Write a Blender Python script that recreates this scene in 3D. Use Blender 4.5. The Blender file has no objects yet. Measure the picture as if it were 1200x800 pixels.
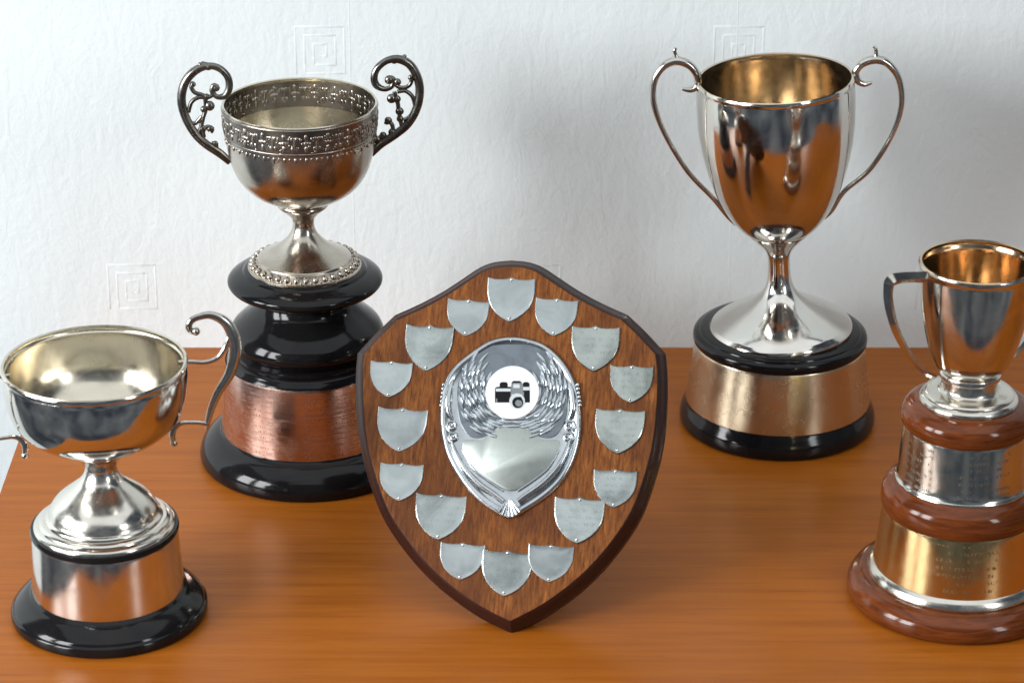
import bpy, bmesh, math, random
from mathutils import Vector, Matrix, Quaternion
random.seed(7)
sc = bpy.context.scene
col = sc.collection
R = math.radians

# ------------------------------------------------------------------ camera
F_PX, PITCH = 3400.0, R(24.0)            # focal length in px of the 1200x800 photograph
CAM_H = 1.0
CAM_L = CAM_H / math.tan(PITCH + math.atan(7 / F_PX))   # wall (y=0) meets the table (z=0) at row 407
cam_d = bpy.data.cameras.new('camera'); cam = bpy.data.objects.new('camera', cam_d); col.objects.link(cam)
cam.location = (0, -CAM_L, CAM_H); cam.rotation_euler = (math.pi / 2 - PITCH, 0, 0)
cam_d.sensor_width = 36; cam_d.lens = 36 * F_PX / 1200; cam_d.clip_end = 50
cam_d.dof.use_dof = True; cam_d.dof.focus_distance = 2.14; cam_d.dof.aperture_fstop = 11
sc.camera = cam

# ------------------------------------------------------------------ light
w = bpy.data.worlds.new('World'); sc.world = w; w.use_nodes = True
w.node_tree.nodes['Background'].inputs[0].default_value = (0.75, 0.86, 1.0, 1)
w.node_tree.nodes['Background'].inputs[1].default_value = 1.0
# a dim room all round: furnishings and walls out of sight read as soft uneven tones
wn = w.node_tree.nodes.new('ShaderNodeTexNoise'); wn.inputs['Scale'].default_value = 3.2; wn.inputs['Detail'].default_value = 3.0
wr = w.node_tree.nodes.new('ShaderNodeValToRGB'); wr.color_ramp.elements[0].position = 0.40; wr.color_ramp.elements[1].position = 0.66
wr.color_ramp.elements[0].color = (0.030, 0.038, 0.052, 1); wr.color_ramp.elements[1].color = (0.135, 0.150, 0.165, 1)
wc = w.node_tree.nodes.new('ShaderNodeTexCoord')
w.node_tree.links.new(wc.outputs['Generated'], wn.inputs['Vector']); w.node_tree.links.new(wn.outputs['Fac'], wr.inputs[0])
w.node_tree.links.new(wr.outputs[0], w.node_tree.nodes['Background'].inputs[0])

def area(name, loc, target, sx, sy, energy, color):
    d = bpy.data.lights.new(name, 'AREA'); d.shape = 'RECTANGLE'; d.size = sx; d.size_y = sy
    d.energy = energy; d.color = color
    o = bpy.data.objects.new(name, d); col.objects.link(o); o.location = loc
    o.rotation_euler = (Vector(target) - Vector(loc)).to_track_quat('-Z', 'Y').to_euler()
    return o
# daylight from the two panes of a window on the left, light off a pale ceiling, a farther window
area('window_light', (-2.26, -1.10, 0.80), (0.0, -0.30, 0.10), 0.58, 1.08, 34.0, (0.97, 0.985, 1.0))
area('window_light', (-1.80, -1.78, 0.80), (0.0, -0.30, 0.10), 0.58, 1.08, 36.0, (0.97, 0.985, 1.0))
area('ceiling_light', (0.0, -1.3, 2.3), (0.0, -1.0, 0.0), 4.0, 3.0, 30.0, (0.95, 0.98, 1.0))
area('far_window_light', (1.9, -2.3, 1.1), (0.0, -0.35, 0.1), 0.4, 1.1, 13.0, (0.95, 0.98, 1.0))

vs = sc.view_settings
vs.view_transform = 'Standard'; vs.look = 'None'; vs.gamma = 1; vs.exposure = 0.3; vs.use_curve_mapping = False
sc.render.engine = 'CYCLES'

# ------------------------------------------------------------------ pixel -> place
CAM = Vector((0, -CAM_L, CAM_H))
FW = Vector((0, math.cos(PITCH), -math.sin(PITCH))); UP = Vector((0, math.sin(PITCH), math.cos(PITCH)))
def ray(u, v): return FW + Vector((1, 0, 0)) * ((u - 600) / F_PX) - UP * ((v - 400) / F_PX)
def hit(u, v, p, n):
    d = ray(u, v); t = (Vector(p) - CAM).dot(n) / d.dot(n); return CAM + d * t
def on_table(u, v): return hit(u, v, (0, 0, 0), Vector((0, 0, 1)))
def on_wall(u, v): return hit(u, v, (0, 0, 0), Vector((0, 1, 0)))
def prof(base, pts):
    """(half width px, centre row px[, corner]) -> (radius m, height m[, corner]) on the vertical axis at base"""
    out = []
    for p in pts:
        k = (400 - p[1]) / F_PX; dy = base.y + CAM_L; cp, sp = math.cos(PITCH), math.sin(PITCH)
        dz = dy * (k * cp - sp) / (cp + k * sp)
        out.append((p[0] * (dy * cp - dz * sp) / F_PX, CAM_H + dz) + tuple(p[2:]))
    return out
def on_axis_plane(base, phi, pts):
    """pixels -> (r, z) in the vertical plane through the axis at azimuth phi"""
    n = Vector((-math.sin(phi), math.cos(phi), 0)); a = Vector((math.cos(phi), math.sin(phi), 0)); out = []
    for u, v in pts:
        h = hit(u, v, base, n); out.append(((h - base).dot(a), h.z))
    return out

# ------------------------------------------------------------------ mesh helpers
def obj(name, bm, mat, parent=None, sharp=0.6, **props):
    bm.normal_update()
    for f in bm.faces: f.smooth = True
    for e in bm.edges:
        if len(e.link_faces) == 2 and e.calc_face_angle(0) > sharp: e.smooth = False
    me = bpy.data.meshes.new(name); bm.to_mesh(me); bm.free()
    for m in (mat if isinstance(mat, (list, tuple)) else [mat]): me.materials.append(m)
    o = bpy.data.objects.new(name, me); col.objects.link(o)
    if parent: o.parent = parent
    for k, v in props.items(): o[k] = v
    return o
def empty(name, loc, label, cat, group=None):
    o = bpy.data.objects.new(name, None); col.objects.link(o); o.location = loc
    o.empty_display_size = 0.02
    o['label'] = label; o['category'] = cat
    if group: o['group'] = group
    return o
def cr(pts, n=6, closed=False):
    """Catmull-Rom through 2-D / 3-D tuples; a third element 'c' on 2-D profile points marks a corner"""
    P = [tuple(p) for p in pts]; out = []; m = len(P); dim = len(P[0])
    for i in range(m if closed else m - 1):
        if closed: p0, p1, p2, p3 = P[(i - 1) % m], P[i], P[(i + 1) % m], P[(i + 2) % m]
        else: p0, p1, p2, p3 = P[max(i - 1, 0)], P[i], P[i + 1], P[min(i + 2, m - 1)]
        for s in range(n):
            t = s / n; t2, t3 = t * t, t * t * t
            out.append(tuple(0.5 * (2 * p1[k] + (p2[k] - p0[k]) * t + (2 * p0[k] - 5 * p1[k] + 4 * p2[k] - p3[k]) * t2
                                    + (3 * p1[k] - p0[k] - 3 * p2[k] + p3[k]) * t3) for k in range(dim)))
    if not closed: out.append(P[-1])
    return out
def spline_profile(pts, n=5):
    segs, cur = [], []
    for p in pts:
        cur.append(p[:2])
        if len(p) > 2 and len(cur) > 1: segs.append(cur); cur = [p[:2]]
    if len(cur) > 1: segs.append(cur)
    out = []
    for s in segs:
        q = cr(s, n) if len(s) > 2 else s
        out += q if not out else q[1:]
    return out
def lathe(p, seg=112, cap0=False, cap1=False, bm=None, wob=None):
    """spin (r,z) round the z axis; UV = (arc length at mean radius, running length) in metres"""
    bm = bm or bmesh.new(); uvl = bm.loops.layers.uv.verify()
    rings = []; run = [0.0]
    rm = max(r for r, z in p)
    for i in range(1, len(p)): run.append(run[-1] + math.hypot(p[i][0] - p[i - 1][0], p[i][1] - p[i - 1][1]))
    for r, z in p:
        if r < 1e-6: rings.append([bm.verts.new((0, 0, z))])
        else:
            rings.append([bm.verts.new((r * math.cos(2 * math.pi * j / seg), r * math.sin(2 * math.pi * j / seg), z)) for j in range(seg)])
    for i in range(len(p) - 1):
        a, b = rings[i], rings[i + 1]
        for j in range(seg):
            k = (j + 1) % seg
            # seam at the back: angle measured from +y
            aj = (j / seg - 0.25) % 1.0; ak = aj + 1 / seg
            if len(a) == 1 and len(b) == 1: continue
            if len(a) == 1: vs_, uv = [a[0], b[k], b[j]], [(aj, i), (ak, i + 1), (aj, i + 1)]
            elif len(b) == 1: vs_, uv = [a[j], a[k], b[0]], [(aj, i), (ak, i), (aj, i + 1)]
            else: vs_, uv = [a[j], a[k], b[k], b[j]], [(aj, i), (ak, i), (ak, i + 1), (aj, i + 1)]
            f = bm.faces.new(vs_)
            for l, (s, q) in zip(f.loops, uv): l[uvl].uv = (s * 2 * math.pi * rm, run[q])
    if cap0 and len(rings[0]) > 1: bm.faces.new(list(reversed(rings[0])))
    if cap1 and len(rings[-1]) > 1: bm.faces.new(rings[-1])
    bmesh.ops.recalc_face_normals(bm, faces=bm.faces)
    return bm
def tube(path, rad, nrm, bm=None, seg=10, squash=1.0, n=8, raw=False):
    """tube along a planar 3-D path; nrm is the plane normal; rad a list of radii per control point"""
    bm = bm or bmesh.new()
    rad = rad if isinstance(rad, (list, tuple)) else [rad] * len(path)
    q = [tuple(p) + (r,) for p, r in zip(path, rad)]
    if not raw: q = cr(q, n)
    P = [Vector(p[:3]) for p in q]; nrm = Vector(nrm).normalized(); rings = []
    for i, p in enumerate(P):
        t = (P[min(i + 1, len(P) - 1)] - P[max(i - 1, 0)]).normalized(); b = t.cross(nrm).normalized(); r = q[i][3]
        rings.append([bm.verts.new(p + b * (r * math.cos(a)) + nrm * (r * squash * math.sin(a)))
                      for a in (2 * math.pi * j / seg for j in range(seg))])
    for a, b in zip(rings, rings[1:]):
        for j in range(seg): bm.faces.new([a[j], a[(j + 1) % seg], b[(j + 1) % seg], b[j]])
    bm.faces.new(list(reversed(rings[0]))); bm.faces.new(rings[-1])
    return bm
def ball(bm, c, r, sc3=(1, 1, 1), rot=None, u=10, v=7):
    m = Matrix.Translation(c) @ (rot.to_4x4() if rot else Matrix()) @ Matrix.Diagonal((r * sc3[0], r * sc3[1], r * sc3[2], 1))
    top = bm.verts.new(m @ Vector((0, 0, 1))); bot = bm.verts.new(m @ Vector((0, 0, -1))); rg = []
    for i in range(1, v):
        t = math.pi * i / v
        rg.append([bm.verts.new(m @ Vector((math.sin(t) * math.cos(2 * math.pi * j / u), math.sin(t) * math.sin(2 * math.pi * j / u), math.cos(t)))) for j in range(u)])
    for j in range(u):
        k = (j + 1) % u
        bm.faces.new([top, rg[0][j], rg[0][k]]); bm.faces.new([bot, rg[-1][k], rg[-1][j]])
        for a, b in zip(rg, rg[1:]): bm.faces.new([a[j], b[j], b[k], a[k]])
    return bm
def prism(bm, pts, z0, z1, M=None, mi=0):
    M = M or Matrix()
    a = [bm.verts.new(M @ Vector((x, y, z0))) for x, y in pts]; b = [bm.verts.new(M @ Vector((x, y, z1))) for x, y in pts]
    fs = [bm.faces.new(b), bm.faces.new(list(reversed(a)))]
    for i in range(len(pts)): fs.append(bm.faces.new([a[i], a[(i + 1) % len(pts)], b[(i + 1) % len(pts)], b[i]]))
    for f in fs: f.material_index = mi
    return fs
def inset(poly, d):
    """inset a counter-clockwise or clockwise closed polygon by d with mitres"""
    n = len(poly); A = sum(poly[i][0] * poly[(i + 1) % n][1] - poly[(i + 1) % n][0] * poly[i][1] for i in range(n))
    s = 1 if A > 0 else -1; out = []
    for i in range(n):
        p0, p1, p2 = Vector(poly[i - 1]), Vector(poly[i]), Vector(poly[(i + 1) % n])
        a, b = (p1 - p0).normalized(), (p2 - p1).normalized()
        na, nb = Vector((-a.y, a.x)) * s, Vector((-b.y, b.x)) * s
        m = (na + nb); m = m / max(m.dot(na), 0.25) if m.length > 1e-6 else na
        out.append(tuple(p1 + m * d))
    return out
def rings_mesh(bm, rings, M=None, cap=True, mi=0):
    """rings: list of (poly2d, z) with equal counts, skinned one to the next"""
    M = M or Matrix(); uvl = bm.loops.layers.uv.verify()
    V = [[bm.verts.new(M @ Vector((x, y, z))) for x, y in poly] for poly, z in rings]
    for (a, b, (pa, _), (pb, _2)) in zip(V, V[1:], rings, rings[1:]):
        n = len(a)
        for i in range(n):
            j = (i + 1) % n; f = bm.faces.new([a[i], a[j], b[j], b[i]]); f.material_index = mi
            for l, q in zip(f.loops, (pa[i], pa[j], pb[j], pb[i])): l[uvl].uv = q
    if cap:
        f = bm.faces.new(V[-1]); f.material_index = mi
        for l, q in zip(f.loops, rings[-1][0]): l[uvl].uv = q
    return V

# ------------------------------------------------------------------ materials
class N:
    def __init__(s, name):
        s.m = bpy.data.materials.new(name); s.m.use_nodes = True; s.t = s.m.node_tree; s.b = s.t.nodes['Principled BSDF']
    def n(s, kind, **kw):
        x = s.t.nodes.new(kind)
        for k, v in kw.items():
            if k.startswith('i_'): x.inputs[k[2:].replace('_', ' ')].default_value = v
            else: setattr(x, k, v)
        return x
    def l(s, a, b): s.t.links.new(a, b)
    def coord(s, kind='Object', scale=(1, 1, 1), rot=(0, 0, 0)):
        tc = s.n('ShaderNodeTexCoord'); mp = s.n('ShaderNodeMapping'); mp.inputs['Scale'].default_value = scale
        mp.inputs['Rotation'].default_value = rot; s.l(tc.outputs[kind], mp.inputs[0]); return mp.outputs[0]
    def noise(s, vec, scale, detail=4, rough=0.55, dist=0.0):
        x = s.n('ShaderNodeTexNoise'); s.l(vec, x.inputs['Vector'])
        x.inputs['Scale'].default_value = scale; x.inputs['Detail'].default_value = detail
        x.inputs['Roughness'].default_value = rough; x.inputs['Distortion'].default_value = dist; return x.outputs['Fac']
    def ramp(s, fac, stops):
        x = s.n('ShaderNodeValToRGB'); e = x.color_ramp.elements
        while len(e) < len(stops): e.new(0.5)
        for el, (p, c) in zip(e, stops): el.position = p; el.color = c if len(c) == 4 else tuple(c) + (1,)
        s.l(fac, x.inputs[0]); return x.outputs[0]
    def rng(s, fac, a, b, lo=0.3, hi=0.7):
        x = s.n('ShaderNodeMapRange'); s.l(fac, x.inputs[0]); x.inputs[1].default_value = lo; x.inputs[2].default_value = hi
        x.inputs[3].default_value = a; x.inputs[4].default_value = b; return x.outputs[0]
    def math(s, op, a, b=None):
        x = s.n('ShaderNodeMath', operation=op)
        for i, v in enumerate((a, b)):
            if v is None: continue
            if isinstance(v, (int, float)): x.inputs[i].default_value = v
            else: s.l(v, x.inputs[i])
        return x.outputs[0]
    def mix(s, fac, a, b, mode='MIX'):
        x = s.n('ShaderNodeMix', data_type='RGBA', blend_type=mode)
        for sock, v in ((x.inputs[0], fac), (x.inputs[6], a), (x.inputs[7], b)):
            if isinstance(v, (int, float)): sock.default_value = v
            elif isinstance(v, tuple): sock.default_value = v if len(v) == 4 else v + (1,)
            else: s.l(v, sock)
        return x.outputs[2]
    def bump(s, h, strength, dist, prev=None):
        x = s.n('ShaderNodeBump'); x.inputs['Strength'].default_value = strength; x.inputs['Distance'].default_value = dist
        s.l(h, x.inputs['Height'])
        if prev: s.l(prev, x.inputs['Normal'])
        return x.outputs[0]
    def set(s, **kw):
        for k, v in kw.items():
            sock = s.b.inputs[k.replace('_', ' ')]
            if isinstance(v, (int, float)): sock.default_value = v
            elif isinstance(v, tuple): sock.default_value = v if len(v) == 4 or len(sock.default_value) == 3 else v + (1,)
            else: s.l(v, sock)
        return s.m

def metal(name, c, c2, r0, r1, wave=0.0, tarnish=0.5, tscale=14.0):
    """polished plate: handling smears in the gloss, tarnish clouds in the colour, slightly uneven surface"""
    k = N(name); v = k.coord()
    cl = k.noise(v, tscale, 6, 0.62, 0.6); sm = k.noise(v, 45, 5, 0.6, 1.2); fine = k.noise(v, 420, 2)
    f = k.rng(cl, 0, tarnish, 0.42, 0.72)
    cc = k.mix(f, c, c2)
    rr = k.math('ADD', k.rng(sm, r0, r1, 0.35, 0.7), k.rng(fine, -0.015, 0.025))
    nb = k.bump(k.noise(v, 22, 2), wave, 0.003)
    return k.set(Base_Color=cc, Metallic=1.0, Roughness=rr, Normal=nb)
M_SILVER = metal('polished_silver', (0.74, 0.71, 0.66), (0.52, 0.47, 0.40), 0.06, 0.17, 0.10, 0.45)
M_SILVER_SOFT = metal('worn_silver', (0.73, 0.70, 0.63), (0.52, 0.47, 0.39), 0.14, 0.28, 0.10, 0.45)
M_TARNISH = metal('tarnished_silver', (0.58, 0.53, 0.46), (0.27, 0.22, 0.17), 0.16, 0.30, 0.12, 0.8)
M_TARNISH_DK = metal('dark_tarnished_silver', (0.22, 0.21, 0.19), (0.08, 0.075, 0.065), 0.22, 0.38, 0.1, 0.9, 60)
M_HANDLE = metal('handle_silver', (0.66, 0.63, 0.58), (0.34, 0.30, 0.25), 0.12, 0.24, 0.1, 0.7, 40)
M_GILT_PALE = metal('worn_gilt_interior', (0.72, 0.62, 0.48), (0.50, 0.40, 0.28), 0.10, 0.22, 0.2, 0.7)
M_STAINED = metal('stained_silver', (0.74, 0.70, 0.63), (0.40, 0.36, 0.30), 0.07, 0.22, 0.25, 0.7, 24)
M_INNER = metal('bowl_interior_silver', (0.70, 0.65, 0.54), (0.50, 0.44, 0.33), 0.16, 0.28, 0.15, 0.6)
M_GILT = metal('gilt_interior', (0.74, 0.58, 0.40), (0.50, 0.34, 0.20), 0.10, 0.22, 0.2, 0.7)

def engraved(name, c, c2, r0, r1, pitch, lo, hi, depth=0.5, aniso=0.0, cols=None, sfreq=900, cscale=16, brush=0.0, tarn_mirror=0.5):
    """metal band / plate with rows of fine, unreadable engraving in its UV (metres)"""
    k = N(name); v0 = k.coord(); oi = k.n('ShaderNodeObjectInfo'); ad = k.n('ShaderNodeVectorMath', operation='ADD'); k.l(v0, ad.inputs[0]); k.l(oi.outputs['Random'], ad.inputs[1]); v = ad.outputs[0]
    uv = k.n('ShaderNodeUVMap'); sx = k.n('ShaderNodeSeparateXYZ'); k.l(uv.outputs[0], sx.inputs[0])
    row = k.math('DIVIDE', sx.outputs[1], pitch); fr = k.math('FRACT', row); ri = k.math('FLOOR', row)
    inrow = k.math('MULTIPLY', k.math('GREATER_THAN', fr, 0.28), k.math('LESS_THAN', fr, 0.72))
    cb = k.n('ShaderNodeCombineXYZ')
    k.l(k.math('MULTIPLY', sx.outputs[0], sfreq), cb.inputs[0]); k.l(k.math('MULTIPLY', ri, 17.3), cb.inputs[1])
    k.l(k.math('MULTIPLY', fr, 1.6), cb.inputs[2])
    st = k.noise(cb.outputs[0], 1.0, 1, 0.5); strokes = k.math('GREATER_THAN', st, 0.52)
    cw = k.n('ShaderNodeCombineXYZ'); k.l(k.math('MULTIPLY', sx.outputs[0], sfreq * 0.12), cw.inputs[0]); k.l(k.math('MULTIPLY', ri, 7.1), cw.inputs[1])
    words = k.math('GREATER_THAN', k.noise(cw.outputs[0], 1.0, 0), 0.44)
    mask = k.math('MULTIPLY', k.math('MULTIPLY', inrow, strokes), words)
    reg = k.math('MULTIPLY', k.math('GREATER_THAN', sx.outputs[1], lo), k.math('LESS_THAN', sx.outputs[1], hi))
    mask = k.math('MULTIPLY', mask, reg)
    if cols:
        cm = None
        for a, b in cols:
            q = k.math('MULTIPLY', k.math('GREATER_THAN', sx.outputs[0], a), k.math('LESS_THAN', sx.outputs[0], b))
            cm = q if cm is None else k.math('MAXIMUM', cm, q)
        mask = k.math('MULTIPLY', mask, cm)
    cl = k.noise(v, cscale, 6, 0.62, 0.6); sm = k.noise(v, 55, 5, 0.6, 1.2)
    cc = k.mix(k.rng(cl, 0, tarn_mirror, 0.42, 0.68), c, c2)
    cc = k.mix(k.math('MULTIPLY', mask, depth), cc, tuple(x * 0.22 for x in c))
    rr = k.math('ADD', k.rng(sm, r0, r1, 0.35, 0.7), k.math('MULTIPLY', mask, 0.5 * depth))
    if brush:
        cv = k.n('ShaderNodeCombineXYZ'); k.l(k.math('MULTIPLY', sx.outputs[0], 14), cv.inputs[0]); k.l(k.math('MULTIPLY', sx.outputs[1], 900), cv.inputs[1])
        br = k.noise(cv.outputs[0], 1.0, 3); rr = k.math('ADD', rr, k.rng(br, -0.06, brush)); cc = k.mix(k.rng(br, 0, 0.4, 0.45, 0.7), cc, tuple(x * 0.6 for x in c2))
    nb = k.bump(k.math('SUBTRACT', 1.0, mask), 0.12 * depth, 0.0004, k.bump(k.noise(v, 30, 2), 0.12, 0.002))
    return k.set(Base_Color=cc, Metallic=1.0, Roughness=rr, Normal=nb)

def lacquer(name, c, c2, rough, wood=False, spec=0.27):
    k = N(name); v = k.coord()
    if wood:
        v2 = k.coord(scale=(1, 1, 9)); g = k.noise(v2, 38, 6, 0.6, 1.0)
    else: g = k.noise(v, 30, 4)
    cc = k.mix(k.rng(g, 0, 1, 0.35, 0.7), c, c2)
    dust = k.noise(v, 260, 3); sm = k.noise(v, 35, 4, 0.6, 1)
    return k.set(Base_Color=cc, Roughness=k.math('ADD', k.rng(sm, rough, rough + 0.07), k.rng(dust, 0, 0.03)),
                 Coat_Weight=0.12 if wood else 0.0, Coat_Roughness=0.06, Normal=k.bump(k.noise(v, 60, 2), 0.06, 0.001), Specular_IOR_Level=spec)
M_BLACK = lacquer('black_lacquer', (0.006, 0.006, 0.007), (0.012, 0.011, 0.011), 0.06)
M_MAHOG = lacquer('red_mahogany', (0.165, 0.042, 0.010), (0.070, 0.016, 0.004), 0.09, True)

def wood(name, c1, c2, c3, axis, rough, scale, coat=0.3, figure=1.0, spec=0.5, run=0.05):
    k = N(name)
    sc3 = [1.0, 1.0, 1.0]; sc3[axis] = run
    v = k.coord(scale=tuple(sc3)); vb = k.coord(scale=tuple(0.35 if i == axis else 1 for i in range(3)))
    a = k.noise(v, scale, 6, 0.62, 0.3); b = k.noise(vb, scale * 0.05, 3, 0.5, 0.8)
    pore = k.noise(k.coord(scale=tuple(run * 0.6 if i == axis else 1 for i in range(3))), scale * 5, 3, 0.6)
    cc = k.ramp(a, [(0.30, c1), (0.52, c2), (0.74, c3)])
    cc = k.mix(k.rng(b, 0, 0.55 * figure, 0.35, 0.7), cc, c1)
    pm = k.rng(pore, 0, 0.5 * figure, 0.56, 0.70)
    cc = k.mix(pm, cc, tuple(x * 0.35 for x in c1))
    rr = k.math('ADD', k.rng(a, rough, rough + 0.08), k.rng(pore, 0, 0.08, 0.5, 0.7))
    return k.set(Base_Color=cc, Roughness=rr, Coat_Weight=coat, Coat_Roughness=0.22, Specular_IOR_Level=spec, Normal=k.bump(pore, 0.12 * figure, 0.0008))
M_TABLE = wood('table_veneer', (0.290, 0.076, 0.006), (0.365, 0.105, 0.009), (0.425, 0.130, 0.014), 0, 0.29, 110, 0.0, 0.55, 0.17)
M_OAK = wood('shield_oak', (0.075, 0.020, 0.004), (0.225, 0.070, 0.011), (0.37, 0.135, 0.026), 1, 0.46, 560, 0.0, 1.5, 0.22, 0.13)
M_EDGE = lacquer('shield_edge_mahogany', (0.036, 0.010, 0.006), (0.018, 0.006, 0.004), 0.34, True)

def wallpaper():
    k = N('embossed_wallpaper'); v = k.coord()
    a = k.noise(v, 170, 5, 0.55, 0.5)
    vd = k.coord(scale=(1.0, 1.0, 0.45), rot=(0, R(28), 0)); b = k.noise(vd, 75, 4, 0.55, 1.0)
    c = k.noise(k.coord(scale=(1, 1, 0.10)), 70, 3, 0.5, 0.3)
    h = k.math('ADD', k.math('MULTIPLY', a, 0.6), k.math('ADD', k.math('MULTIPLY', b, 1.0), k.math('MULTIPLY', c, 0.25)))
    cl = k.noise(v, 5, 3)
    cc = k.mix(k.rng(cl, 0, 1), (0.730, 0.785, 0.79), (0.700, 0.755, 0.762))
    return k.set(Base_Color=cc, Roughness=0.62, Specular_IOR_Level=0.25, Normal=k.bump(h, 0.22, 0.003))
M_WALL = wallpaper()
k = N('white_enamel'); M_WHITE = k.set(Base_Color=(0.86, 0.86, 0.85), Roughness=0.25)
k = N('emblem_black'); M_EBLACK = k.set(Base_Color=(0.012, 0.013, 0.014), Roughness=0.4, Specular_IOR_Level=0.1)
k = N('emblem_grey'); M_EGREY = k.set(Base_Color=(0.22, 0.24, 0.25), Roughness=0.4, Specular_IOR_Level=0.1)
k = N('emblem_pale'); M_EPALE = k.set(Base_Color=(0.58, 0.62, 0.63), Roughness=0.4)

# ------------------------------------------------------------------ the setting: wall, tabletop
def box(bm, x0, x1, y0, y1, z0, z1):
    m = Matrix.Translation(((x0 + x1) / 2, (y0 + y1) / 2, (z0 + z1) / 2)) @ Matrix.Diagonal((x1 - x0, y1 - y0, z1 - z0, 1))
    return bmesh.ops.create_cube(bm, size=1, matrix=m)['verts']
bm = bmesh.new(); box(bm, -1.6, 1.6, 0.0, 0.06, -0.75, 0.95)
wall = obj('wall', bm, M_WALL, kind='structure')
# raised square-spiral motifs pressed into the paper, half-drop repeat
def motif(cx, cz):
    s = 0.0395; w_ = 0.0032; bm = bmesh.new()
    path = []; h = s / 2; step = 0.0073
    x0, x1, z0, z1 = -h, h, -h, h
    path.append((x0, z0))
    for i in range(3):
        path += [(x0, z1), (x1, z1), (x1, z0), (x0 + step, z0)]
        x0 += step; x1 -= step; z1 -= step; z0 += step
        path.append((x0, z0 - 0)) if i < 2 else None
        if x1 - x0 < step: break
    for (ax, az), (bx, bz) in zip(path, path[1:]):
        if abs(ax - bx) < 1e-6 and abs(az - bz) < 1e-6: continue
        lx, hx = min(ax, bx) - w_ / 2, max(ax, bx) + w_ / 2; lz, hz = min(az, bz) - w_ / 2, max(az, bz) + w_ / 2
        r = [((lx, lz), (hx, lz), (hx, hz), (lx, hz)), None]
        base = [bm.verts.new((cx + x, 0.0005, cz + z)) for x, z in r[0]]
        e = 0.0013
        top = [bm.verts.new((cx + x, -0.0003 - random.random() * 0.0001, cz + z)) for x, z in ((lx + e, lz + e), (hx - e, lz + e), (hx - e, hz - e), (lx + e, hz - e))]
        bm.faces.new(top)
        for i in range(4): bm.faces.new([base[i], base[(i + 1) % 4], top[(i + 1) % 4], top[i]])
    obj('wallpaper_motif', bm, M_WALL, wall, sharp=1.2)
pA = on_wall(375, 59); pB = on_wall(866, 42); dxm = pB.x - pA.x; pC = on_wall(155, 336)
for i in range(-2, 3):
    motif(pA.x + dxm * i, pA.z)
    motif(pC.x + dxm * i, pC.z)
# faint vertical ribs of the embossing
for u in (411, 862):
    bm = bmesh.new(); x = on_wall(u, 100).x
    tube([(x, 0.0015, 0.0), (x, 0.0015, 0.5), (x, 0.0015, 0.94)], 0.0017, (0, 1, 0), bm, 8, n=2)
    obj('wallpaper_rib', bm, M_WALL, wall)

eL = (on_table(19, 525).x + on_table(0, 569).x) / 2
bm = bmesh.new(); box(bm, eL, 1.05, -0.63, 0.003, -0.028, 0.0)
bmesh.ops.bevel(bm, geom=bm.edges[:], offset=0.0025, segments=3, affect='EDGES')
obj('tabletop', bm, M_TABLE, kind='structure', label='orange brown wooden tabletop with fine straight grain set against the wall')

# ------------------------------------------------------------------ trophies
def lining(outer, t=0.0011):
    """(r,z) of the inside of a bowl whose outside runs bottom -> rim"""
    rim = outer[-1]; q = [(rim[0], rim[1]), (rim[0] - t * 0.35, rim[1] + t * 0.55), (rim[0] - t * 1.5, rim[1] + t * 0.1)]
    for i in range(len(outer) - 2, -1, -2):
        r, z = outer[i]
        if r - t * 1.5 > 0.004: q.append((r - t * 1.5, z + t * 0.9 if i < len(outer) * 0.4 else z))
    q.append((0.0, q[-1][1]))
    return q
def tilt_mesh(bm, pivot, ang):
    bmesh.ops.rotate(bm, verts=bm.verts, cent=pivot, matrix=Matrix.Rotation(ang, 3, 'Y'))

class Trophy:
    def __init__(s, u, v, label, cat='trophy'):
        s.base = on_table(u, v); s.base.z = 0
        s.e = empty('trophy_cup', s.base, label, cat, 'trophy cups on the table'); s.tilt = None
    def p(s, pts, n=5): return spline_profile(prof(s.base, pts), n)
    def spin(s, name, pts, mat, parent=None, n=5, tilt=False, label=None, **kw):
        q = s.p(pts, n) if pts and not isinstance(pts, tuple) else list(pts)
        bm = lathe(q, **kw)
        if tilt and s.tilt: tilt_mesh(bm, *s.tilt)
        return obj(name, bm, mat, parent or s.e, sharp=0.7, **({'label': label} if label else {}))
    def plane(s, phi, pts):
        a = Vector((math.cos(phi), math.sin(phi), 0))
        return [a * r + Vector((0, 0, z)) for r, z in on_axis_plane(s.base, phi, pts)]
def zoompts(pts, ox, oy, k): return [(ox + x / k, oy + y / k) for x, y in pts]
PX = 2.45 / F_PX      # metres per photograph pixel, about, at the trophies

# --- wide-bowled silver cup on a black plinth (front, by the table edge)
T = Trophy(129, 715, 'wide shallow silver cup with scroll handles on black plinth, beside the table\'s side edge')
pl = T.spin('plinth', [(0, 715, 'c'), (111, 715, 'c'), (114, 713), (114.5, 709), (114, 705), (111.5, 702.5, 'c'), (109.5, 699.5), (104.5, 695), (98, 690.5), (91.5, 687.5, 'c'), (89.5, 685, 'c'),
                       (86, 684, 'c'), (84, 621, 'c'), (86, 620), (87, 617), (86, 613.5, 'c'), (70, 612, 'c'), (0, 612)], M_BLACK)
T.spin('band', [(88.2, 685.0, 'c'), (88.6, 683.5), (87.2, 652), (85.4, 622.5), (84.4, 621.3)], 
       engraved('silver_band', (0.80, 0.75, 0.69), (0.62, 0.56, 0.50), 0.12, 0.24, 0.0052, -1, -0.5, 0.3), pl)
T.spin('foot', [(0, 613, 'c'), (80, 617.5, 'c'), (82.5, 616), (83, 612.5), (81, 609.5), (77, 608, 'c'), (76, 606), (73, 604), (69, 603.5, 'c'), (68, 601), (65, 599, 'c'),
                (64, 597), (61.5, 591), (55.5, 583.5), (46, 576), (35.5, 568.5), (26, 561), (20.5, 553.5), (18.5, 547, 'c')], M_SILVER_SOFT)
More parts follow.
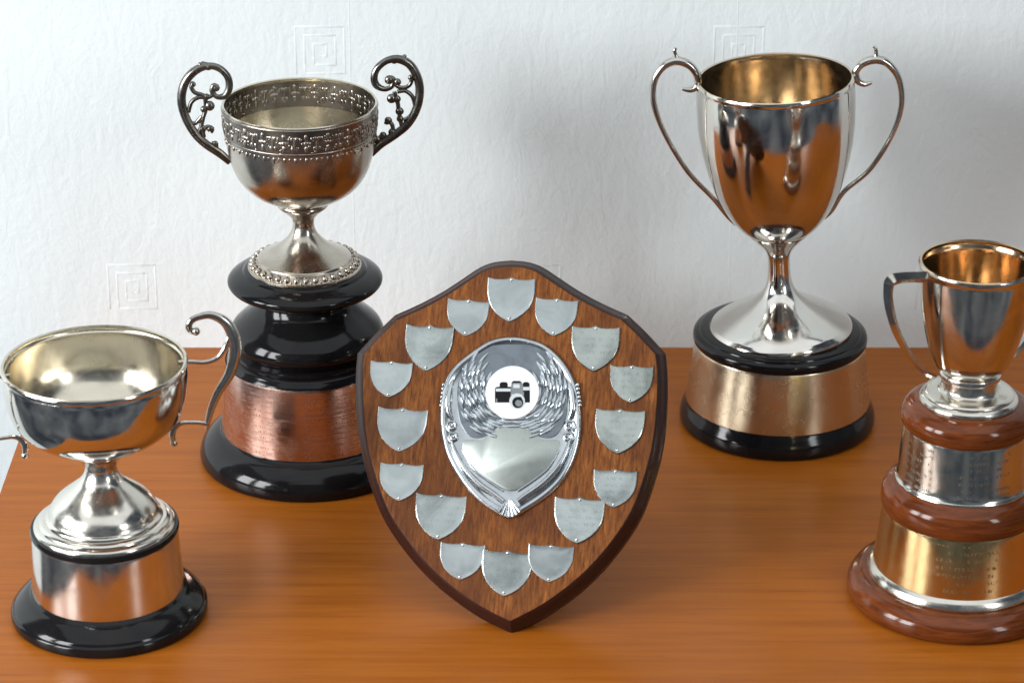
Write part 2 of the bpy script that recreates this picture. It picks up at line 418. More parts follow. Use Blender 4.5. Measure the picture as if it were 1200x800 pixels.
T.spin('stem', [(18.4, 549, 'c'), (19, 545), (22, 538), (29, 531), (37, 526), (41, 523), (41, 520, 'c'), (30, 518)], M_SILVER)
outA = [(24, 522), (42, 519), (64, 512), (84, 500), (97, 486), (104, 470), (107.5, 450), (108, 436), (107.2, 431, 'c'), (108.8, 429.5), (109.4, 427), (108.6, 425)]
bw = T.spin('bowl', outA, M_SILVER, seg=144)
o = obj('lining', lathe(lining(T.p(outA), 0.0014), 144), M_INNER, bw, 0.9)
ph = R(11)
def handle_A():
    main = zoompts([(735, 122), (722, 122), (708, 108), (716, 84), (745, 68), (795, 62), (850, 92), (878, 150), (882, 205), (862, 280), (820, 348), (795, 405), (782, 450), (776, 488)], 0, 350, 3.2)
    link = zoompts([(668, 238), (715, 236), (770, 238), (815, 222), (842, 188), (858, 150), (868, 120)], 0, 350, 3.2)
    low = zoompts([(782, 470), (750, 464), (712, 463), (680, 466), (655, 484), (646, 510), (652, 540)], 0, 350, 3.2)
    return T.plane(ph, main), T.plane(ph, link), T.plane(ph, low)
for sgn in (1, -1):
    m, l, lo = handle_A(); bm = bmesh.new(); nrm = (-math.sin(ph), math.cos(ph), 0)
    f = (lambda P: [Vector((p.x * sgn, p.y * sgn, p.z)) for p in P])
    tube(f(m), [x * PX for x in (2.2, 3.0, 3.2, 3.2, 3.4, 4.0, 5.2, 6.2, 6.2, 5.2, 4.2, 3.6, 3.0, 1.4)], nrm, bm, 12, 0.8)
    tube(f(l), [x * PX for x in (2.0, 2.2, 2.2, 2.4, 2.8, 3.0, 2.0)], nrm, bm, 10, 0.9)
    tube(f(lo), [x * PX for x in (2.2, 2.0, 2.0, 2.4, 2.8, 3.2, 2.2)], nrm, bm, 10, 0.9)
    for p in f([m[0]]): ball(bm, p, 4.0 * PX)
    for p in f([lo[-1]]): ball(bm, p, 3.6 * PX)
    obj('handle', bm, M_HANDLE, T.e, 1.2)

# --- ornate tarnished cup on the tall black plinth
T = Trophy(364, 531, 'tarnished silver cup with embossed rim and openwork scroll handles on tall turned black plinth')
pl = T.spin('plinth', [(0, 531, 'c'), (126, 531, 'c'), (128, 528.5), (128.8, 524), (127.5, 517.5), (124, 511), (118, 505), (111, 500.5), (104.5, 498, 'c'), (103, 495.5, 'c'),
                       (99, 495, 'c'), (95, 420, 'c'), (95, 417.5), (93.5, 415, 'c'), (92, 413), (90, 410.5), (86.5, 409, 'c'), (87, 406.5), (86.5, 404, 'c'), (83.5, 402.5, 'c'), (85, 400), (88, 396),
                       (90.5, 391), (90, 385), (85.5, 377), (77, 369.5), (68, 362.5), (60.5, 355), (56.5, 347), (56.5, 341, 'c'), (63, 338.5), (74, 336.5), (81, 334, 'c'), (85, 333), (88.5, 331), (90.8, 327.5),
                       (90, 324), (86, 320.5), (79, 317), (73, 315, 'c'), (71, 313), (69, 312, 'c'), (0, 312)], M_BLACK)
T.spin('band', [(102.0, 496, 'c'), (102.4, 494.5), (99.5, 459), (96.8, 421), (96, 419.3)],
       engraved('engraved_copper_band', (0.74, 0.52, 0.44), (0.44, 0.26, 0.20), 0.18, 0.30, 0.0042, 0.002, 0.053, 0.35, cols=[(0.128, 0.190), (0.213, 0.246), (0.26, 0.30)], sfreq=1500, brush=0.06), pl)
ft = T.spin('foot', [(0, 309, 'c'), (66, 313.5, 'c'), (66.8, 311.5), (66.5, 309.5, 'c'), (65, 308.8), (60, 305), (56, 302.3, 'c'), (54.5, 300), (52, 298.8, 'c'), (43, 294.5), (31, 287.5), (21, 279), (15, 271), (12.6, 263.5), (12.8, 257, 'c')], M_TARNISH)
# egg-and-bead ring round the foot
bm = bmesh.new(); rr = prof(T.base, [(61.2, 305.6)])[0]
for i in range(34):
    a = 2 * math.pi * i / 34; q = Matrix.Rotation(a, 3, 'Z') @ Matrix.Rotation(R(38), 3, 'Y')
    ball(bm, (rr[0] * math.cos(a), rr[0] * math.sin(a), rr[1] + 0.0004), 3.7 * PX, (1.15, 0.92, 0.75), q)
    a2 = a + math.pi / 34
    ball(bm, (rr[0] * 1.045 * math.cos(a2), rr[0] * 1.045 * math.sin(a2), rr[1] - 0.0012), 1.5 * PX, u=6, v=5)
obj('beading', bm, M_TARNISH, ft, 1.3)
T.spin('stem', [(12.8, 258, 'c'), (15, 253), (22, 246.5), (28, 242), (30.5, 238.5), (29, 235.5, 'c'), (22, 233)], M_TARNISH)
outB = [(22, 236), (40, 231), (58, 221.5), (72, 208), (81, 191), (86, 172), (89, 152), (90.6, 136), (91.3, 121)]
bw = T.spin('bowl', outB, M_TARNISH, seg=144)
pB_ = T.p(outB)
obj('lining', lathe(lining(pB_, 0.0012), 144), M_INNER, bw, 0.9)
# embossed frieze round the rim, outside and showing through inside
ztop = prof(T.base, [(91, 124)])[0][1]; zbot = prof(T.base, [(90, 152)])[0][1]; zlace = prof(T.base, [(89, 158)])[0][1]
def r_at(z):
    for (r0, z0), (r1, z1) in zip(pB_, pB_[1:]):
        if z0 <= z <= z1: return r0 + (r1 - r0) * (z - z0) / (z1 - z0)
    return pB_[-1][0]
bm = bmesh.new(); NM = 44; hz = ztop - zbot; zm = (ztop + zbot) / 2
def fr_ball(a, z, r, s3, side, du=8, dv=6):
    rad = r_at(z) + (0.0003 if side > 0 else -0.0019)
    ball(bm, (rad * math.cos(a), rad * math.sin(a), z), r, (s3[0] * 0.6, s3[1], s3[2]), Matrix.Rotation(a, 3, 'Z'), du, dv)
for side in (1, -1):
    for i in range(NM):
        a = 2 * math.pi * i / NM; da = math.pi / NM
        px = PX
        if i % 2 == 0:   # cross-like flower
            fr_ball(a, zm, 2.6 * px, (0.6, 1, 1), side)
            for dz, s3 in ((hz * .24, (.5, .75, 1.5)), (-hz * .24, (.5, .75, 1.5))): fr_ball(a, zm + dz, 2.6 * px, s3, side)
            for d in (-.42, .42): fr_ball(a + da * d, zm, 2.2 * px, (.5, 1.3, .8), side)
        else:            # upright post between two curls
            fr_ball(a, zm - hz * .02, 2.0 * px, (.6, .8, 4.0), side)
            for d in (-.4, .4):
                fr_ball(a + da * d, zm + hz * .2, 2.2 * px, (.5, 1, 1), side); fr_ball(a + da * d, zm - hz * .22, 2.0 * px, (.5, 1, 1.3), side)
        fr_ball(a + da * .95, zm + hz * .12, 1.3 * px, (.6, .8, 3.2), side, 6, 5)
        if side > 0:
            fr_ball(a, zlace, 1.7 * px, (.6, .9, 1.7), side, 7, 5); fr_ball(a + da, zlace + .001, 1.3 * px, (.6, 1, 1), side, 7, 5)
for zz in (zbot + .0006, ztop + .0003):
    rr = r_at(zz); tube([(rr * math.cos(a), rr * math.sin(a), zz) for a in [2 * math.pi * j / 96 for j in range(97)]], 0.0007, (0, 0, 1), bm, 6, raw=True)
for side in (1, -1):
    for q in range(260):
        fr_ball(random.uniform(0, 6.2832), random.uniform(zbot, ztop - 0.15 * hz), random.uniform(0.8, 1.6) * PX, (.6, random.uniform(.6, 1.3), random.uniform(.6, 1.6)), side, 6, 4)
nf = len(bm.faces)
zz = [zbot - .001 + (ztop - zbot + .001) * q / 8 for q in range(9)]
lathe([(r_at(z) + .00022, z) for z in zz], 96, bm=bm); lathe([(r_at(z) - .0021, z) for z in zz], 96, bm=bm)
bm.faces.ensure_lookup_table()
for f in bm.faces[nf:]: f.material_index = 1
obj('frieze', bm, [metal('frieze_silver', (0.46, 0.42, 0.37), (0.22, 0.19, 0.16), 0.2, 0.34, 0.1, 0.9, 60), metal('frieze_ground_silver', (0.30, 0.27, 0.24), (0.14, 0.12, 0.10), 0.24, 0.38, 0.1, 0.9, 60)], bw, 1.3)
ph = R(6)
def PB(pts, side):
    return T.plane(ph, zoompts(pts, 200, 60, 6.155) if side < 0 else zoompts(pts, 420, 50, 5.71))
HB = {  # left handle and right handle, traced
 -1: dict(main=[(428, 800), (350, 735), (255, 672), (180, 600), (118, 500), (84, 400), (80, 310), (110, 215), (180, 140), (270, 108), (350, 125), (410, 185), (422, 260), (395, 320), (335, 330), (300, 290), (310, 250), (340, 262)],
          arms=[[(160, 230), (150, 262), (175, 300), (225, 315), (262, 335), (300, 320)], [(128, 440), (150, 370), (200, 335), (250, 335)], [(250, 340), (252, 420), (235, 480), (215, 560), (195, 610)],
                [(140, 515), (180, 520), (225, 470)], [(240, 620), (235, 575), (265, 545), (300, 560), (290, 585)], [(330, 700), (325, 672), (295, 665)]],
          blobs=[(258, 330, 22), (280, 395, 34), (240, 420, 24), (160, 240, 20), (325, 265, 26), (285, 560, 24), (230, 560, 26), (215, 500, 22), (320, 670, 22), (272, 112, 26), (215, 100, 18), (340, 118, 22)], fin=[(270, 108), (222, 82)]),
  1: dict(main=[(85, 745), (150, 680), (240, 620), (330, 545), (390, 440), (410, 330), (395, 235), (345, 150), (270, 112), (190, 122), (125, 175), (105, 240), (125, 290), (180, 312), (225, 290), (232, 245), (200, 235)],
          arms=[[(355, 225), (352, 270), (320, 300), (275, 300), (245, 280)], [(380, 420), (360, 360), (315, 325), (260, 330)], [(240, 330), (262, 400), (272, 470), (290, 560)],
                [(372, 455), (340, 500), (300, 520)], [(235, 605), (225, 550), (195, 525), (185, 545)], [(160, 660), (165, 615), (140, 640)]],
          blobs=[(205, 250, 28), (260, 265, 24), (222, 375, 30), (258, 378, 24), (275, 460, 26), (278, 510, 22), (200, 522, 24), (350, 235, 18), (165, 620, 22), (125, 650, 26), (225, 600, 24), (240, 118, 24), (300, 118, 22)], fin=[(280, 118), (318, 84)])}
for side in (-1, 1):
    h = HB[side]; bm = bmesh.new(); nrm = Vector((-math.sin(ph), math.cos(ph), 0))
    mp = PB(h['main'], side); n_ = len(mp)
    tube(mp, [PX * (4.6 if 1 <= i < 9 else 3.8 if i < n_ - 4 else 2.8) for i in range(n_)], nrm, bm, 10, 0.9)
    for a in h['arms']: tube(PB(a, side), PX * 2.3, nrm, bm, 8, 1.0, n=5)
    tube(PB(h['fin'], side), [PX * 4, PX * 1.5], nrm, bm, 8)
    kz = 6.155 if side < 0 else 5.71
    for x, y, r in h['blobs']:
        ball(bm, PB([(x, y)], side)[0], r / kz * PX, (1, 0.7, 1), u=9, v=6)
    obj('handle', bm, M_TARNISH_DK, T.e, 1.2)

# --- tall plain cup, gilt inside, on the low black plinth
T = Trophy(910, 491, 'tall polished silver cup with gilt inside and thin looped handles on low black plinth')
piv = prof(T.base, [(0, 384)])[0]
T.tilt = (Vector((0, 0, piv[1])), R(-3.2))
pl = T.spin('plinth', [(0, 491, 'c'), (110, 491, 'c'), (113, 488.5), (114, 484), (113, 477), (110.5, 471), (108.5, 467, 'c'), (107.5, 464, 'c'), (104, 463, 'c'), (97, 401, 'c'), (98.5, 399.5),
                       (101, 397), (102, 393), (101, 389), (98, 386.8, 'c'), (95, 386, 'c'), (94, 384.5), (91, 383.5, 'c'), (0, 382.5)], M_BLACK)
T.spin('band', [(107.2, 464.3, 'c'), (107.4, 463), (103.2, 431), (99.4, 401.5), (98.4, 400.4)],
       engraved('plain_pale_band', (0.70, 0.61, 0.44), (0.52, 0.43, 0.29), 0.22, 0.30, 0.005, -1, -0.5, 0.2, cscale=5), pl)
T.spin('foot', [(0, 383, 'c'), (83, 386.5, 'c'), (84.3, 384), (83.5, 380.5), (80, 376, 'c'), (73, 371.5), (61, 365), (48, 358.5), (36, 352.5), (26, 346), (19, 339), (15, 330), (13.1, 319), (12.6, 306), (13, 299, 'c')], M_SILVER, tilt=True)
T.spin('stem', [(13, 300, 'c'), (14.2, 296), (17.5, 290.5), (22.5, 285), (28.5, 279.5), (35, 273.2, 'c'), (28, 272)], M_SILVER, tilt=True)
outC = [(22, 279), (34, 273), (47, 263), (60, 247), (72, 225), (80, 203), (87, 177), (91.5, 150), (93, 125), (93, 108), (92.2, 97, 'c'), (92.8, 94), (92, 91.5)]
bw = T.spin('bowl', outC, M_SILVER, seg=144, tilt=True)
bm = lathe(lining(T.p(outC), 0.0013), 144); tilt_mesh(bm, *T.tilt); obj('lining', bm, M_GILT_PALE, bw, 0.9)
pC_ = T.p(outC)
def skin_x(z, side):
    for (r0, z0), (r1, z1) in zip(pC_, pC_[1:]):
        if z0 <= z <= z1: return side * (r0 + (r1 - r0) * (z - z0) / (z1 - z0)) + math.tan(T.tilt[1]) * (z - piv[1])
    return side * pC_[-1][0]
HC = {-1: [(296, 608), (268, 576), (222, 513), (150, 430), (82, 320), (45, 225), (44, 150), (72, 102), (115, 84), (155, 98), (178, 128), (180, 158), (160, 174), (132, 172)],
       1: [(588, 574), (610, 548), (644, 490), (718, 422), (785, 318), (816, 225), (810, 145), (778, 96), (738, 80), (695, 92), (674, 118), (680, 145), (700, 156), (724, 152)]}
for side in (-1, 1):
    P = T.plane(0, zoompts(HC[side], 750, 40, 2.6656)); bm = bmesh.new()
    for q, f_ in ((0, 1.0), (1, 0.75), (2, 0.25)): P[q].x += f_ * (skin_x(P[q].z, side) - P[q].x) + (side * 0.0008 if q == 1 else 0)
    tube(P, [PX * x for x in (2.2, 2.6, 2.7, 2.8, 3.0, 3.4, 3.8, 4.3, 4.8, 4.6, 4.3, 4.0, 3.4, 1.8)], (0, 1, 0), bm, 10, 1.15)
    h = obj('handle', bm, M_HANDLE, T.e, 1.2)
    f = [(118, 84), (112, 66), (108, 52), (113, 44)] if side < 0 else [(735, 82), (738, 62), (736, 46), (728, 40)]
    bm = tube(T.plane(0, zoompts(f, 750, 40, 2.6656)), [PX * 3.4, PX * 2.0, PX * 2.0, PX * 1.6], (0, 1, 0), None, 8)
    g = [(80, 92), (112, 74), (150, 88)] if side < 0 else [(695, 84), (726, 74), (765, 82)]
    tube(T.plane(0, zoompts(g, 750, 40, 2.6656)), [PX * 1.2, PX * 2.2, PX * 1.2], (0, 1, 0), bm, 8)
    obj('finial', bm, M_HANDLE, h, 1.2)

# --- small cup on the two-tier mahogany plinth
T = Trophy(1119, 694, 'small silver cup with angular handles on two tier red mahogany plinth with gold band')
pl = T.spin('plinth', [(0, 694, 'c'), (122, 694, 'c'), (125.5, 691.5), (127, 686), (126, 679), (121, 672.5), (113, 668), (106, 667, 'c'), (97, 667, 'c'), (95, 655, 'c'), (89, 593, 'c'), (91.5, 592),
                       (93.5, 588), (94.5, 580), (92.5, 570.5), (87.5, 564), (82, 560.5), (79.5, 558.5, 'c'), (76, 557, 'c'), (72, 497, 'c'), (74.5, 495.5), (77, 491), (78, 484.5), (76, 477), (70, 471), (62, 468, 'c'), (0, 467)], M_MAHOG)
T.spin('band', [(79.2, 559.5, 'c'), (79.8, 557.5), (77, 551), (75.6, 526), (74, 498), (73, 496.8)],
       engraved('engraved_silver_band', (0.70, 0.69, 0.62), (0.46, 0.45, 0.38), 0.12, 0.22, 0.0050, 0.006, 0.040, 0.9, cols=[(0.085, 0.118), (0.138, 0.160), (0.166, 0.178)], sfreq=1000), pl, label='engraved silver band round the upper tier')
T.spin('band', [(97.4, 656.5, 'c'), (97.8, 655), (94.6, 624), (91.2, 594.5), (90.2, 593.2)],
       engraved('engraved_gold_band', (0.74, 0.59, 0.30), (0.52, 0.38, 0.17), 0.14, 0.26, 0.0056, 0.004, 0.042, 0.8, cols=[(0.160, 0.205)], sfreq=800), pl, label='gold coloured band round the lower tier')
T.spin('ring', [(97, 668, 'c'), (103.5, 667.6, 'c'), (104.8, 665), (103.6, 661.5, 'c'), (101.5, 658.5), (98.6, 656, 'c'), (96, 655)], M_SILVER_SOFT, pl)
T.spin('foot', [(0, 466, 'c'), (57, 468.5, 'c'), (58, 466.5), (57.2, 463.5, 'c'), (55, 461.6), (53, 460.6, 'c'), (52.5, 458.4), (49, 456.2), (42, 455.2), (37, 454.8, 'c'), (34.2, 452.5), (33.2, 449), (33, 441.5, 'c'),
                (35.4, 440.8), (36, 438), (35.5, 435), (33.5, 433.6, 'c'), (30, 433)], M_SILVER_SOFT)
outD = [(24, 434.5), (35, 432.5), (43.5, 424), (50.5, 409), (56, 391), (61, 370), (64.3, 350), (66.5, 330), (67.6, 315, 'c'), (68.8, 312), (69.4, 309.5), (68.8, 307)]
bw = T.spin('bowl', outD, M_STAINED, seg=144)
obj('lining', lathe(lining(T.p(outD), 0.0013), 144), M_GILT, bw, 0.9)
ph = R(25)
HD = [(352, 216), (300, 216), (250, 219), (214, 230), (205, 250), (203, 300), (214, 360), (232, 420), (262, 482), (300, 540), (345, 585), (388, 606)]
WD = [5.5, 5.4, 5.6, 6.8, 5.8, 5.0, 4.6, 4.2, 3.6, 3.0, 2.6, 2.6]
for sgn in (1, -1):
    P = [Vector((p.x * sgn, p.y * sgn, p.z)) for p in T.plane(ph, zoompts(HD, 980, 260, 3.333))]
    bm = tube(P, [x * PX for x in WD], (-math.sin(ph), math.cos(ph), 0), None, 4, 0.8, n=5)
    # crisp outer corner at the top of the strap
    obj('handle', bm, M_HANDLE, T.e, 0.5)

# ------------------------------------------------------------------ the shield
LEAN, YAW = R(36), R(8)
tip = on_table(598, 741)
# in-plane axes: S across, U up the slope, W out of the face
Sx = Vector((math.cos(YAW), -math.sin(YAW), 0)); nh = Vector((-math.sin(YAW), -math.cos(YAW), 0))
Ux = Vector((0, 0, 1)) * math.cos(LEAN) - nh * math.sin(LEAN); Wx = nh * math.cos(LEAN) + Vector((0, 0, 1)) * math.sin(LEAN)
se = empty('award_shield', tip, 'oak award shield with silver name plates and embossed centre plaque propped upright', 'shield')
SM = Matrix((Sx, Ux, Wx)).transposed()          # shield local (s,u,w) -> world directions
se.rotation_euler = SM.to_euler()
def sh(u, v, w=0.0):
    h = hit(u, v, tip + Wx * w, Wx) - tip - Wx * w; return (h.dot(Sx), h.dot(Ux))
TH, FACE = 0.010, 0.0095
def sym(pts): return pts + [(1200 - x, y) for x, y in reversed(pts) if abs(x - 600) > 0.5]
runs = [[(600, 305), (580, 307), (563, 313), (543, 326), (520, 341), (492, 356), (463, 369)], [(463, 369), (441, 390), (419, 414)],
        [(419, 414), (417, 440), (417.5, 477), (421, 515), (429, 552), (448, 605), (478, 650), (513, 687), (556, 719), (598, 741)]]
left = []
for r_ in runs: left += cr(r_, 5)[:-1]
left.append((599.5, 741.5)); right = [(1199 - x, y) for x, y in left[1:-1]]
out_px = left + list(reversed(right))
outline = [sh(u, v) for u, v in out_px]
bm = bmesh.new(); g = 0.0066
rm = rings_mesh(bm, [(inset(outline, 0.0005), -TH), (outline, -TH + 0.0006), (outline, -0.0004), (inset(outline, 0.0007), 0.0006), (inset(outline, 0.0016), 0.0014),
                (inset(outline, g * 0.45), 0.0046), (inset(outline, g * 0.75), 0.0074), (inset(outline, g * 0.93), 0.0086), (inset(outline, g), 0.0089)], cap=True)
bm.faces.new(list(reversed(rm[0])))
obj('board', bm, M_EDGE, se, 0.5, label='dark mahogany stained board with moulded edge')
bm = bmesh.new(); rings_mesh(bm, [(inset(outline, g + 0.0001), 0.0080), (inset(outline, g + 0.0001), FACE - 0.0002), (inset(outline, g + 0.0004), FACE)])
obj('face_panel', bm, M_OAK, se, 0.5, label='reddish oak veneered front face')
# folding strut behind
bm = bmesh.new(); Minv = SM.inverted()
a0 = Minv @ (Vector((0, 0, 0))); top_s = Vector((0, 0.19, -TH - 0.001))
gz = -(SM @ top_s).z   # down to the table, leaning backwards
foot_w = (SM @ top_s) + Vector((0.012, 0.10, gz + 0.002)); foot_s = Minv @ foot_w
d = (foot_s - top_s).normalized()
vs_ = []
for c, hw in ((top_s - d * 0.004, 0.012), (foot_s, 0.022)):
    for sx_ in (-1, 1):
        for t_ in (0, 1): vs_.append(bm.verts.new(c + Vector((hw * sx_, 0, 0)) + d.cross(Vector((1, 0, 0))) * (0.004 * t_)))
bmesh.ops.convex_hull(bm, input=vs_)
obj('strut', bm, M_EDGE, se, 0.5)

# name plates
def plate_shape(w_, h_):
    half = [(0.0, -0.035), (0.05, -0.005), (0.10, 0.012), (0.22, 0.025), (0.36, 0.022), (0.45, 0.0), (0.50, -0.01), (0.50, 0.18), (0.492, 0.36), (0.455, 0.53), (0.385, 0.69), (0.285, 0.82), (0.165, 0.92), (0.06, 0.985), (0, 1.01)]
    pts = half + [(-x, y) for x, y in reversed(half[1:-1])]
    return [(x * w_, (0.5 - y) * h_) for x, y in pts]
M_PLATE = [engraved('name_plate_silver_%s' % nme, c, c2, a, b, 0.0048, lo, hi, 0.22, sfreq=1500, cscale=30, tarn_mirror=0.95) for nme, c, c2, a, b, lo, hi in  # strong dark clouds paint mirror-like reflection patches into the plate colour
           (('clean', (0.50, 0.545, 0.54), (0.36, 0.40, 0.40), 0.26, 0.38, 9, 10),
            ('engraved', (0.50, 0.545, 0.535), (0.24, 0.27, 0.26), 0.20, 0.34, -0.008, 0.012),
            ('cloudy', (0.45, 0.49, 0.46), (0.20, 0.22, 0.20), 0.18, 0.32, -0.008, 0.012))]
U0, L0 = (400, 290), (400, 510)
PL = [(U0, 518, 672, 105, 265, 0), (U0, 375, 510, 182, 315, 0), (U0, 683, 822, 178, 315, 0), (U0, 228, 382, 272, 438, 1), (U0, 813, 970, 275, 440, 2), (U0, 104, 240, 398, 530, 0),
      (U0, 948, 1090, 412, 550, 2), (U0, 130, 290, 562, 722, 0), (U0, 895, 1057, 565, 730, 2), (L0, 138, 278, 95, 235, 0), (L0, 890, 1032, 118, 258, 1), (L0, 265, 427, 203, 372, 1),
      (L0, 752, 915, 215, 385, 1), (L0, 350, 495, 375, 512, 0), (L0, 498, 660, 402, 570, 1), (L0, 660, 808, 382, 520, 0)]
for (ox, oy), x0, x1, y0, y1, mi in PL:
    c = sh(ox + (x0 + x1) / 6, oy + (y0 + y1) / 6, FACE); a = sh(ox + x0 / 3, oy + y0 / 3, FACE); b = sh(ox + x1 / 3, oy + y1 / 3, FACE)
    w_, h_ = abs(b[0] - a[0]), abs(b[1] - a[1]); P = plate_shape(w_, h_); bm = bmesh.new()
    scl = lambda k: [(x * k, y * k) for x, y in P]
    rings_mesh(bm, [(P, -0.0003), (P, 0.0007), (scl(0.965), 0.00105), (scl(0.93), 0.00100), (scl(0.7), 0.00106), (scl(0.4), 0.00112), (scl(0.1), 0.00114)])
    o = obj('name_plate', bm, M_PLATE[mi], se, 0.5)
    o.location = (c[0], c[1], FACE); o.rotation_euler = (R(random.uniform(-2.0, 2.0)), R(random.uniform(-2.0, 2.0)), R(random.uniform(-1.5, 1.5)))
    for yy in (h_ * 0.47, -h_ * 0.42):
        bm = ball(bmesh.new(), (0, yy, 0.0012), 1.5 * PX, (1, 1, 0.6), u=10, v=6)
        obj('pin', bm, M_SILVER, o, 1.3)

# centre plaque
def zq(pts): return zoompts(pts, 500, 380, 3.335)
pq = [(330, 46), (250, 60), (172, 108), (104, 165), (66, 232), (50, 330), (54, 420), (72, 500), (112, 582), (170, 660), (240, 720), (322, 758), (402, 722), (490, 660), (550, 590), (590, 500), (606, 410), (602, 310), (580, 215), (528, 135), (470, 82), (405, 56)]
pout = [sh(u, v, FACE + 0.001) for u, v in cr(zq(pq), 5, closed=True)]
M_PLQ = metal('embossed_plaque_silver', (0.58, 0.62, 0.64), (0.32, 0.35, 0.37), 0.16, 0.28, 0.25, 0.6, 50)
bm = bmesh.new(); ins = lambda d: inset(pout, d)
pc = sh(600, 492, FACE); toward = lambda k, base: [(pc[0] + (x - pc[0]) * k, pc[1] + (y - pc[1]) * k) for x, y in base]
i6 = ins(0.0072)
rings_mesh(bm, [(pout, -0.0003), (pout, 0.0006), (ins(0.0012), 0.0024), (ins(0.0026), 0.0031), (ins(0.0042), 0.0026), (ins(0.0056), 0.0013), (i6, 0.0008), (toward(0.8, i6), 0.0012), (toward(0.55, i6), 0.0018), (toward(0.25, i6), 0.0020)])
pq_o = obj('plaque', bm, M_PLQ, se, 0.9, label='embossed silver shield plaque with laurel wreath'); pq_o.location = (0, 0, FACE)
q3 = lambda pts, w_=0.0: [Vector(sh(u, v, FACE + w_) + (w_,)) for u, v in zq(pts)]
# mouldings: double rolls along the lower sides, scrolls, side leaves, shell at the point
bm = bmesh.new(); nz = (0, 0, 1)
for mir in (0, 1):
    mm = (lambda P: [(656 - x, y) for x, y in P]) if mir else (lambda P: P)
    tube(q3(mm([(96, 452), (112, 500), (150, 565), (205, 622), (262, 662), (300, 690)]), 0.0022), [PX * x for x in (1.5, 2.6, 3.0, 3.0, 2.8, 2.4)], nz, bm, 8)
    tube(q3(mm([(140, 490), (180, 560), (240, 610), (300, 650)]), 0.0018), PX * 1.2, nz, bm, 6)
    for cx, cy, r in ((98, 396, 22), (104, 440, 20)):
        sp = [(cx + r * (1 - t / 14) * math.cos(0.9 * t + 2), cy + r * (1 - t / 14) * math.sin(0.9 * t + 2)) for t in range(12)]
        tube(q3(mm(sp), 0.0024), PX * 1.7, nz, bm, 6, n=3)
    tube(q3(mm([(100, 370), (84, 330), (86, 280), (98, 235), (104, 215)]), 0.0020), [PX * x for x in (1.5, 3.6, 4.0, 2.4, 1)], nz, bm, 8)
    for yy in range(235, 330, 16): ball(bm, q3(mm([(66 - (yy - 235) * 0.12, yy)]), 0.0020)[0], 2.1 * PX, (1, 1, 0.7), u=8, v=5)
for a in range(-3, 4):
    t = math.radians(a * 17); tube(q3([(322 + 8 * math.sin(t), 684), (322 + 54 * math.sin(t), 696 + 56 * math.cos(t))], 0.0042), [PX * 1.0, PX * 1.9], nz, bm, 6, n=2)
for x in (258, 330, 400): ball(bm, q3([(x, 62 if x == 330 else 70)], 0.002)[0], 1.8 * PX, (1, 1, 0.8), u=8, v=5)
obj('moulding', bm, M_PLQ, pq_o, 1.2, kind='stuff')
# flat inscription panel below the wreath
pp = [(150, 452), (215, 450), (250, 430), (285, 405), (335, 400), (385, 408), (420, 430), (455, 452), (512, 452), (520, 480), (500, 530), (460, 580), (400, 622), (330, 650), (262, 618), (200, 575), (155, 520), (140, 480)]
P = [sh(u, v, FACE + 0.002) for u, v in cr(zq(pp), 4, closed=True)]; bm = bmesh.new()
rings_mesh(bm, [(P, 0.0005), (P, 0.0021), (inset(P, 0.0006), 0.0025)])
obj('inscription_panel', bm, engraved('inscription_silver', (0.45, 0.49, 0.46), (0.38, 0.42, 0.39), 0.42, 0.50, 0.0062, -1, 1, 0.07, sfreq=900), pq_o, 0.6)
# laurel wreath: two branches curling round the medallion
bm = bmesh.new(); cx, cy = 335, 265
def leaf(x, y, ang, L, W, h):
    ca, sa = math.cos(ang), math.sin(ang)
    pt = lambda t, s_: (x + L * t * ca - W * s_ * sa, y + L * t * sa + W * s_ * ca)
    ring = [pt(-.5, 0), pt(-.2, .5), pt(.12, .45), pt(.5, 0), pt(.12, -.45), pt(-.2, -.5)]
    b = [bm.verts.new(v) for v in q3(ring, 0.0020)]
    r0, r1, r2 = [bm.verts.new(v + Vector((0, 0, h * kk))) for v, kk in zip(q3([pt(-.3, 0), pt(0, 0), pt(.3, 0)], 0.0020), (0.75, 1, 0.7))]
    for f in ([b[0], b[1], r0], [b[1], b[2], r1, r0], [b[2], r2, r1], [b[2], b[3], r2], [b[3], b[4], r2], [b[4], b[5], r0, r1], [b[4], r1, r2], [b[5], b[0], r0]): bm.faces.new(f)
for sgn in (-1, 1):
    for ri, rad in enumerate((101, 115, 129, 143, 157, 171, 185, 199)):
        a0, a1 = (44, 236) if ri < 2 else (30, 232) if ri < 4 else (28, 226) if ri < 6 else (38, 222)
        stepd = 3600 / rad; a = a0 + (ri * 0.43 % 1) * stepd
        while a < a1:
            span = random.uniform(0.95, 1.15) * stepd; pts = []; grow = random.uniform(8, 15)
            for q in range(7):
                t = math.radians(a + span * q / 6); rd = rad + grow * (1 - q / 6)    # 0 = up, growing towards the side
                x = cx + sgn * rd * math.sin(t); y = cy - rd * math.cos(t) * 0.98
                if y > (446 - 0.12 * abs(abs(x - cx) - 110) if abs(x - cx) > 62 else 402) or (x - cx) * sgn < -8: break
                pts.append((x, y))
            if len(pts) > 2: tube(q3(pts, 0.0023), [PX * k_ for k_ in (0.4, 1.4, 1.9, 2.0, 1.7, 1.2, 0.4)][:len(pts)], nz, bm, 6, 0.9, n=2)
            a += stepd
bmesh.ops.recalc_face_normals(bm, faces=bm.faces)
nf = len(bm.faces)
gp = cr(zq([(220, 92), (160, 150), (125, 220), (118, 300), (130, 380), (170, 438), (230, 440), (290, 398), (335, 392), (380, 398), (440, 440), (500, 438), (540, 380), (552, 300), (545, 220), (510, 150), (450, 92), (390, 78), (335, 76), (280, 78)]), 4, closed=True)
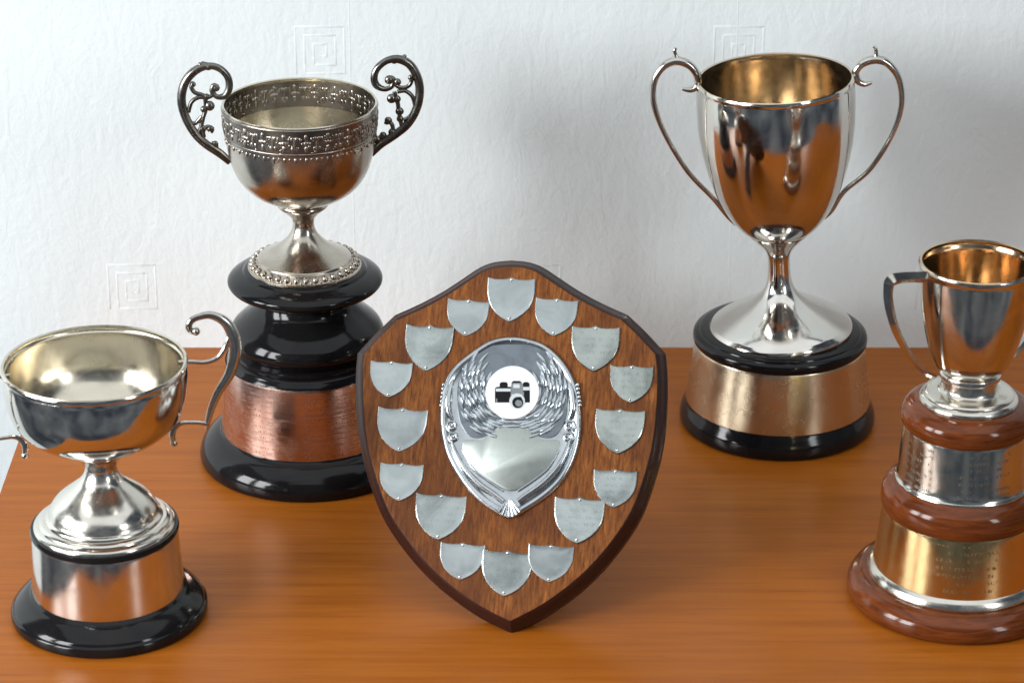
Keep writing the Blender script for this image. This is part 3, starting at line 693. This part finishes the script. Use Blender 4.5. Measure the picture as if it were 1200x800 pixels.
rings_mesh(bm, [([sh(u, v, FACE + .002) for u, v in gp], 0.0012), (inset([sh(u, v, FACE + .002) for u, v in gp], 0.0004), 0.0021)])
bm.faces.ensure_lookup_table()
for f in bm.faces[nf:]: f.material_index = 1
obj('wreath', bm, [M_PLQ, metal('darker_plaque_ground', (0.24, 0.27, 0.30), (0.13, 0.15, 0.17), 0.30, 0.42, 0.3, 0.8, 60)], pq_o, 0.5, kind='stuff')  # ground plate under the leaves has a darker colour for contrast
# white enamel medallion with the camera emblem
mc = Vector(sh(600.3, 459.5, FACE + 0.0045)); mr = 26.3 * PX
circ = lambda r, n_=48: [(mc.x + r * math.cos(2 * math.pi * i / n_), mc.y + r * math.sin(2 * math.pi * i / n_)) for i in range(n_)]
bm = bmesh.new(); rings_mesh(bm, [(circ(mr), 0.0015), (circ(mr), 0.0041), (circ(mr * 0.985), 0.0045)])
obj('medallion', bm, M_WHITE, pq_o, 0.6)
bm = bmesh.new(); lv = [0.00448]
def rect(x0, y0, x1, y1, mi, cut=0):
    c_ = [(x0 + cut, y0), (x1 - cut, y0), (x1, y0 + cut), (x1, y1), (x0, y1), (x0, y0 + cut)] if cut else [(x0, y0), (x1, y0), (x1, y1), (x0, y1)]
    pts = [sh(560 + x / 10, 420 + y / 10, FACE + 0.0046) for x, y in c_]; prism(bm, list(reversed(pts)), 0.0044, lv[0] + 0.00012, mi=mi); lv[0] += 0.00003
def disc(x, y, r, mi):
    pts = [sh(560 + (x + r * math.cos(t)) / 10, 420 + (y + r * math.sin(t)) / 10, FACE + 0.0046) for t in [2 * math.pi * i / 24 for i in range(24)]]
    prism(bm, list(reversed(pts)), 0.0044, lv[0] + 0.00014, mi=mi); lv[0] += 0.00003
rect(200, 330, 610, 515, 0, 20); rect(255, 275, 350, 335, 0, 18); rect(525, 275, 605, 335, 0, 18); rect(210, 350, 385, 385, 2); rect(530, 332, 612, 372, 2)
rect(395, 262, 515, 300, 0, 20); rect(390, 285, 530, 395, 1, 22); rect(415, 300, 490, 345, 2, 8); rect(385, 390, 540, 520, 1); disc(460, 500, 92, 2); disc(468, 515, 66, 0); disc(478, 522, 40, 1); disc(494, 470, 22, 0)
rect(210, 470, 228, 515, 1); rect(400, 420, 520, 445, 2)
bmesh.ops.recalc_face_normals(bm, faces=bm.faces)
obj('camera_emblem', bm, [M_EBLACK, M_EGREY, M_EPALE], pq_o, 0.5, label='black and grey camera emblem')
